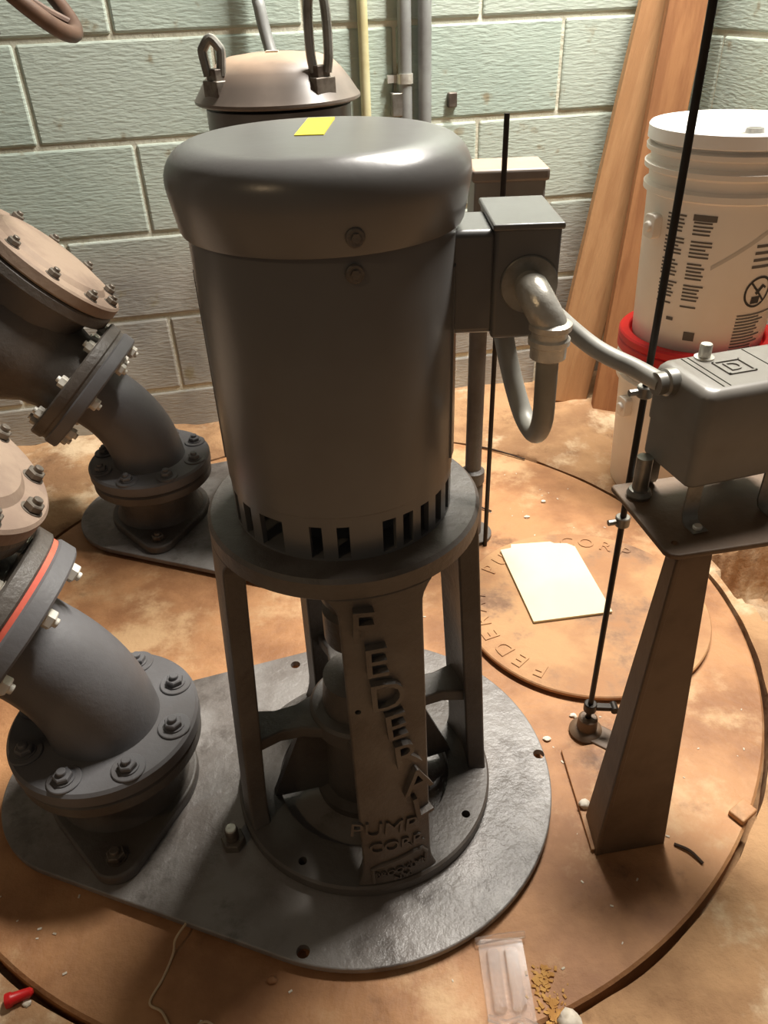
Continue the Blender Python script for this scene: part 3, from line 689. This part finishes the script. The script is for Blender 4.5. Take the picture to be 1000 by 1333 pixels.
# ================================================================ wall conduits
def on_wall(x, out, z): p = W0 + WD * (x / WD.x); return Vector((p.x, p.y, z)) + WN * out
for x, lab in ((0.085, 'grey wall conduit with a strap, on the block wall behind the motor'), (0.131, 'plain grey wall conduit running beside the strapped one')):
    c_ = thing('wall_conduit', on_wall(x, 0.02, 0.62), lab, 'conduit')
    MB().tube([on_wall(x, 0.018, 0.62), on_wall(x, 0.018, 1.85)], 0.0155, 16).build('tube', 'emt', c_)
    if x < 0.1:
        T = Matrix.Translation(on_wall(x, 0.018, 0.822)) ; mb = MB(T).ring(0.015, 0.0185, -0.010, 0.010, 24); mb.box(-0.04, -0.012, 0.004, 0.016, -0.008, 0.008, Matrix.Rotation(math.atan2(WD.y, WD.x), 4, 'Z')); mb.build('strap', 'zinc', c_)
        T = Matrix.Translation(on_wall(x - 0.02, 0.018, 0.775)); mb = MB(T).box(-0.014, 0.014, -0.012, 0.016, -0.03, 0.02, Matrix.Rotation(math.atan2(WD.y, WD.x), 4, 'Z')); mb.build('junction_fitting', 'galv', c_, bevel=0.003)
y_ = MB().tube([on_wall(-0.006, 0.011, 0.60), on_wall(-0.006, 0.011, 1.85)], 0.0115, 14).build('wall_pipe', 'yellowpipe', at=on_wall(-0.006, 0, 0.6))
tag(y_, 'thin pale yellow pipe running up the green block wall', 'pipe')
cu = spline([on_wall(-0.228, 0.03, 1.6), on_wall(-0.228, 0.03, 1.05), on_wall(-0.226, 0.035, 0.97), on_wall(-0.215, 0.05, 0.90), on_wall(-0.20, 0.09, 0.84), on_wall(-0.18, 0.20, 0.80), on_wall(-0.17, 0.35, 0.775), on_wall(-0.168, 0.43, 0.77)], 6)
c_ = MB().tube(cu, 0.013, 14).build('flexible_conduit', 'emt', at=cu[0]); tag(c_, 'grey conduit dropping down the wall to the rear motor', 'conduit')
s_ = MB(Matrix.Translation(on_wall(0.20, 0.0, 0.775)) @ Matrix.Rotation(math.atan2(WD.y, WD.x), 4, 'Z')).box(-0.011, 0.011, -0.012, 0.003, -0.02, 0.012)
tag(s_.build('wall_anchor', 'bolt', bevel=0.003, at=on_wall(0.2, 0, 0.775)), 'small rusty anchor stub fixed to the wall right of the conduits', 'anchor')

# ================================================================ leaning planks
def plank(name, foot, top, wdt, thk, mat, label, face):
    foot, top = Vector(foot), Vector(top); ax = (top - foot).normalized(); L_ = (top - foot).length
    T = Matrix.Translation(foot) @ frame(ax, face)
    t = thing(name, foot, label, 'plank', 'boards leaning on the wall')
    ob = MB().box(-wdt / 2, wdt / 2, -thk / 2, thk / 2, 0, L_).mesh('board', smooth=0); ob.materials.append(M[mat])
    o = bpy.data.objects.new('board', ob); link(o, t, foot); o.rotation_euler = T.to_euler()
    md = o.modifiers.new('worn_edge', 'BEVEL'); md.width = 0.003; md.segments = 2
    return t, T, L_
plank('leaning_plank', (0.525, 1.965, 0.012), (0.730, 2.128, 1.20), 0.110, 0.034, 'wood', 'wide tan board leaning on the wall beside the white pail', (1, -0.02, 0))
t2, T2, L2 = plank('leaning_plank', (0.628, 1.895, 0.012), (0.745, 2.070, 1.20), 0.089, 0.036, 'wood2', 'narrower orange-brown board leaning behind the white pail', (1, -0.1, 0))
MB(T2).box(0.018, 0.032, 0.019, 0.021, 0.86, 0.866).build('staple', 'zinc', t2)
MB(T2).box(0.018, 0.032, 0.019, 0.021, 0.92, 0.923).build('staple', 'zinc', t2)
MB(T2).box(0.034, 0.0455, 0.010, 0.022, 0, L2).build('edge_strip', 'wood', t2)

# ================================================================ pails
BX, BY = 0.684, 1.565
def pail(name, z0, label, lidmat, printed, zs=1.0):
    t = thing(name, (BX, BY, z0), label, 'pail', 'stacked white pails'); T = Matrix.Translation((BX, BY, z0)) @ Matrix.Diagonal((1, 1, zs, 1))
    def r(z): return 0.131 + z / 0.36 * 0.017
    p = [(0, 0.004), (0.122, 0.004), (0.125, 0), (0.129, 0.0), (0.131, 0.004)]
    p += [(r(0.262), 0.262), (0.152, 0.266), (0.1525, 0.276), (r(0.28), 0.280), (r(0.296), 0.296), (0.1555, 0.301), (0.156, 0.309), (r(0.312), 0.314), (r(0.326), 0.325), (0.156, 0.329), (0.1565, 0.336), (r(0.34), 0.340), (r(0.36), 0.352), (0.14, 0.352), (0.131, 0.334), (0, 0.334)]
    body = MB(T).lathe(p, 96).build('pail_body', 'bucket', t)
    MB(T).lathe([(0, 0.342), (0.120, 0.342), (0.130, 0.345), (0.135, 0.362), (0.1385, 0.367), (0.1545, 0.368), (0.157, 0.365), (0.157, 0.346), (0.1535, 0.344), (0.1535, 0.353)] if lidmat == 'lid' else
                [(0, 0.353), (0.128, 0.353), (0.134, 0.358), (0.137, 0.370), (0.1395, 0.372), (0.1555, 0.372), (0.1585, 0.368), (0.1585, 0.356), (0.1555, 0.353), (0.158, 0.350), (0.158, 0.334), (0.154, 0.330), (0.152, 0.353), (0.12, 0.3535)], 96, close=False).build('pail_lid', lidmat, t)
    def wrap(u0, u1, z0_, z1_, mb, off=0.0006):
        # strip on the pail between azimuth degrees u0..u1 measured from the camera side
        n = max(1, int(abs(u1 - u0) / 3)); vs = []
        for k in range(n + 1):
            a = R(u0 + (u1 - u0) * k / n)
            for zz_ in (z0_, z1_):
                rad = r(zz_) + off; vs.append((BX + rad * math.sin(a), BY - rad * math.cos(a), z0 + zz_ * zs))
        mb.add(vs, [(2 * k, 2 * k + 2, 2 * k + 3, 2 * k + 1) for k in range(n)])
    # ear for the handle
    for a in (-74, 106):
        e = R(a); q = Vector((BX + 0.146 * math.sin(e), BY - 0.146 * math.cos(e), z0 + 0.215 * zs))
        ear = MB(Matrix.Translation(q) @ frame((math.sin(e), -math.cos(e), 0), (0, 0, 1)))
        ear.prism(rrect(-0.022, 0.022, -0.016, 0.016, 0.008), -0.006, 0.012); ear.cyl(0.010, 0.01, 0.018, 20, bev=0.002); ear.build('handle_ear', 'bucket', t, bevel=0.002)
    if printed:
        rnd = random.Random(3)
        mb = MB()
        for k in range(26):
            z_ = 0.240 - k * 0.0062
            if z_ < 0.085: break
            if k % 6 == 5: continue
            wd_ = 17 - rnd.random() * 5
            wrap(-62, -62 + wd_, z_, z_ + 0.0030, mb); wrap(-40, -40 + wd_ - 1, z_ - 0.002, z_ + 0.0010, mb)
        mb.build('text_panel', 'ink', t, smooth=0)
        for nm_, q_ in (('heading_bar', (-41, -24, 0.236, 0.246)), ('print_block', (-33, -24, 0.030, 0.046)), ('print_block', (-50, -44, 0.062, 0.068))):
            mb = MB(); wrap(*q_, mb); mb.build(nm_, 'ink', t, smooth=0)
        mb = MB()
        for k in range(4):
            z_ = 0.195 - k * 0.0115; wrap(9, 52 - rnd.random() * 8, z_, z_ + 0.0048, mb)
        mb.build('warning_heading', 'ink', t, smooth=0); mb = MB()
        for k in range(13):
            z_ = 0.076 - k * 0.0058; wrap(7, 44 - rnd.random() * 16, z_, z_ + 0.0028, mb)
        mb.build('warning_panel', 'ink', t, smooth=0)
        # round prohibition mark with a bar and a small figure
        mb = MB(); a0, zc, rad0 = 21, 0.118, 0.031
        def sp_(u, v): a = R(a0) + u / 0.139; return pt(Vector((BX, BY, 0)), a, r(zc + v) + 0.0007, z0 + zc * zs + v)
        n = 40; vs = []
        for k in range(n):
            a = 2 * math.pi * k / n
            vs += [sp_(rad0 * math.cos(a), rad0 * math.sin(a)), sp_((rad0 - 0.0045) * math.cos(a), (rad0 - 0.0045) * math.sin(a))]
        mb.add(vs, [(2 * k, (2 * k + 2) % (2 * n), (2 * k + 3) % (2 * n), 2 * k + 1) for k in range(n)])
        def bar(u0, v0, u1, v1, w_):
            d = Vector((u1 - u0, v1 - v0)).normalized(); nn = Vector((-d.y, d.x)) * w_ / 2; vs = []
            for k in range(5):
                u, v = u0 + (u1 - u0) * k / 4, v0 + (v1 - v0) * k / 4; vs += [sp_(u + nn.x, v + nn.y), sp_(u - nn.x, v - nn.y)]
            mb.add(vs, [(2 * k, 2 * k + 2, 2 * k + 3, 2 * k + 1) for k in range(4)])
        bar(-0.021, 0.021, 0.021, -0.021, 0.004)
        bar(-0.012, -0.016, 0.008, -0.016, 0.014); bar(-0.004, -0.004, 0.010, 0.012, 0.007); bar(0.008, 0.012, 0.018, 0.006, 0.004); bar(-0.002, 0.004, -0.012, 0.010, 0.003)
        mb.build('warning_mark', 'inkd', t, smooth=0)
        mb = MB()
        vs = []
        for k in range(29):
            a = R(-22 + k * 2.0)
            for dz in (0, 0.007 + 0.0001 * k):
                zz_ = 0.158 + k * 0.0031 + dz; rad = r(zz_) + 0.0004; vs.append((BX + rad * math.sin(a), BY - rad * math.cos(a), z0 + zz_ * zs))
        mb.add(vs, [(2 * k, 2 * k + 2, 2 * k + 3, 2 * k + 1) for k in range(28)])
        mb.build('diagonal_band', 'grey_band', t, smooth=0)  # pale grey band rising diagonally across the pail
        MB(Matrix.Translation((BX + 0.03, BY - 0.01, z0 + 0.342 * zs))).lathe([(0, 0), (0.026, 0), (0.026, 0.008), (0.018, 0.010), (0.016, 0.018), (0, 0.019)], 28).build('spout_cap', 'galv', t)
    return t
pail('plastic_pail', 0.0, 'lower white pail with a red lid, under the printed pail', 'red', False)
pail('plastic_pail', 0.372 - 0.012, 'upper white pail with printed warning mark, standing on the red lid', 'lid', True, 1.12)

# ================================================================ small things lying about
card = [(0.266, 1.069), (0.417, 1.088), (0.393, 1.292), (0.378, 1.304), (0.352, 1.306), (0.345, 1.312), (0.262, 1.308), (0.260, 1.296), (0.237, 1.290)]
o = MB(Matrix.Translation((0.003, -0.016, 0))).prism(card, 0.0155, 0.0200).build('cream_card', 'paper', at=(0.33, 1.18, 0.013), smooth=0); tag(o, 'cream folded card lying on the round rusty lid', 'card')

# clear plastic blister tray
bt = thing('blister_tray', (0.12, 0.445, 0), 'empty clear plastic blister tray lying on the rusty cover', 'packaging')
BTM = Matrix.Translation((0.098, 0.385, 0.001)) @ Matrix.Rotation(R(1), 4, 'Z')
mb = MB(BTM); mb.prism(rrect(0, 0.056, 0, 0.108, 0.006), 0.0, 0.0016); mb.build('tray_rim', 'clear', bt)
for x0, x1 in ((0.008, 0.025), (0.030, 0.048)):
    mb = MB(BTM); po = rrect(x0, x1, 0.024, 0.094, 0.005); n = len(po); cx_, cy_ = (x0 + x1) / 2, 0.059
    vs = [(x, y, 0.001) for x, y in po] + [(cx_ + (x - cx_) * 0.82, cy_ + (y - cy_) * 0.94, 0.010) for x, y in po]
    mb.add(vs, [(i, (i + 1) % n, n + (i + 1) % n, n + i) for i in range(n)] + [tuple(range(n, 2 * n))]); mb.build('blister_cell', 'clear', bt, smooth=40)
mb = MB(BTM); mb.tube([(-0.003, 0.104, 0.005), (0.028, 0.107, 0.007), (0.060, 0.109, 0.006)], 0.0045, 10); mb.build('rolled_edge', 'clear', bt)
mb = MB(BTM); mb.tube([(0.0, 0.018, 0.004), (0.02, 0.010, 0.006), (0.036, 0.014, 0.005), (0.056, 0.004, 0.006)], 0.004, 8); mb.build('torn_edge', 'clear', bt)

def lump(name, at, r, mat, label, cat, sq=0.6, seed=0, group=None):
    rnd = random.Random(seed); vs = []; fs = []; nu, nv = 10, 6
    vs.append((0, 0, -r * sq)); 
    for j in range(1, nv):
        th_ = math.pi * j / nv
        for k in range(nu):
            q = r * (1 + rnd.uniform(-0.22, 0.22)); a = 2 * math.pi * k / nu
            vs.append((q * math.sin(th_) * math.cos(a), q * math.sin(th_) * math.sin(a) * 0.8, -q * sq * math.cos(th_)))
    vs.append((0, 0, r * sq)); top = len(vs) - 1
    for k in range(nu): fs.append((0, 1 + (k + 1) % nu, 1 + k)); fs.append((top, 1 + (nv - 2) * nu + k, 1 + (nv - 2) * nu + (k + 1) % nu))
    for j in range(nv - 2):
        for k in range(nu): fs.append((1 + j * nu + k, 1 + j * nu + (k + 1) % nu, 1 + (j + 1) * nu + (k + 1) % nu, 1 + (j + 1) * nu + k))
    o = MB(Matrix.Translation((at[0], at[1], at[2] + r * sq * 0.85))).add(vs, fs).build(name, mat, at=at, smooth=60)
    return tag(o, label, cat, group)
lump('pebble', (0.274, 0.675, 0.006), 0.0095, 'pebble', 'smooth white pebble beside the foot of the brown stand', 'pebble', 0.55, 1)
lump('plaster_crumb', (0.192, 0.396, 0.0), 0.014, 'pebble', 'pale crumbly plaster lump by the cover edge near the blister tray', 'debris', 0.7, 2)
for i, (x, y, lab) in enumerate([(0.322, 1.415, 'pale stone chip behind the cream card on the pit cover'), (0.37, 1.475, 'smaller pale stone chip near the back of the pit cover'), (0.297, 0.845, 'white grit fleck behind the rod bushing'), (0.245, 0.80, 'pale sliver of grit between the base plate and float rod'),
                                 (-0.455, 0.44, 'pale grit crumb on concrete beside the red wire cap'), (-0.16, 0.455, 'brown crumb against the front edge of the base plate'), (0.415, 0.84, 'pale chip on the cover right of the brown stand')]):
    lump('stone_chip', (x, y, 0.0), 0.006, 'pebble' if 'brown' not in lab else 'rust', lab, 'stone chip', 0.45, 10 + i)
# red wire cap
rc = MB(Matrix.Translation((-0.478, 0.440, 0.0085)) @ frame(Vector((0.027, 0.010, 0)))).lathe([(0, 0), (0.0085, 0), (0.0085, 0.006), (0.007, 0.008), (0.0055, 0.028), (0.003, 0.031), (0, 0.031)], 12)
tag(rc.build('wire_cap', 'red', at=(-0.487, 0.44, 0)), 'small red twist-on wire cap on the concrete', 'wire cap')
# string
sp = [(-0.275, 0.520, PT + 0.001), (-0.284, 0.500, PT + 0.002), (-0.288, 0.490, 0.003), (-0.295, 0.462, 0.002), (-0.305, 0.435, 0.002), (-0.288, 0.424, 0.003), (-0.272, 0.405, 0.002), (-0.255, 0.402, 0.002), (-0.235, 0.412, 0.002), (-0.22, 0.405, 0.002)]
tag(MB().tube(spline(sp, 6), 0.0016, 6).build('string', 'string', at=(-0.28, 0.5, 0)), 'pale frayed string trailing off the base plate edge', 'string')
for pts, lab in [([(0.385, 0.612, 0.002), (0.402, 0.600, 0.004), (0.414, 0.582, 0.002)], 'thin dark twig on the cover right of the brown stand'),
                 ([(0.225, 1.752, 0.004), (0.29, 1.715, 0.006), (0.36, 1.665, 0.004)], 'dark wire lying along the back rim of the pit'),
                 ([(0.212, 1.470, 0.003), (0.225, 1.455, 0.005), (0.245, 1.442, 0.003)], 'short dark twig behind the front motor pedestal')]:
    tag(MB().tube(spline(pts, 4), 0.0022, 6).build('twig', 'twig', at=pts[0]), lab, 'twig')
# ochre crumbs near the tray and on the base plate
rnd = random.Random(5); mb = MB()
for k in range(150):
    x = rnd.gauss(0.172, 0.008); y = 0.425 + rnd.uniform(-0.04, 0.035); x -= (y - 0.425) * 0.15; s = rnd.uniform(0.0006, 0.0022)
    mb.box(-s, s, -s * 1.6, s * 1.6, 0, s * 1.2, Matrix.Translation((x, y, 0)) @ Matrix.Rotation(rnd.uniform(0, 3), 4, 'Z'))
o = mb.build('crumbs', 'ochre', at=(0.17, 0.425, 0), smooth=0); tag(o, 'scatter of ochre crumbs beside the blister tray', 'crumbs', kind='stuff')
mb = MB()
for k in range(260):
    a = rnd.uniform(0, 6.283); q = 0.72 * math.sqrt(rnd.random()); x, y = PIT[0] + q * math.cos(a), PIT[1] + q * math.sin(a); s = rnd.uniform(0.0005, 0.0014)
    if math.hypot(x - PUMP.x, y - PUMP.y) < 0.3 or math.hypot(x - MC[0], y - MC[1]) < 0.24 or x < -0.2 and y > 0.6: continue
    mb.box(-s, s, -s * 2, s * 2, 0, s, Matrix.Translation((x, y, 0)) @ Matrix.Rotation(rnd.uniform(0, 3), 4, 'Z'))
o = mb.build('grit', 'pebble', at=(0.1, 1, 0), smooth=0); tag(o, 'fine pale grit scattered over the rusty pit cover', 'grit', kind='stuff')
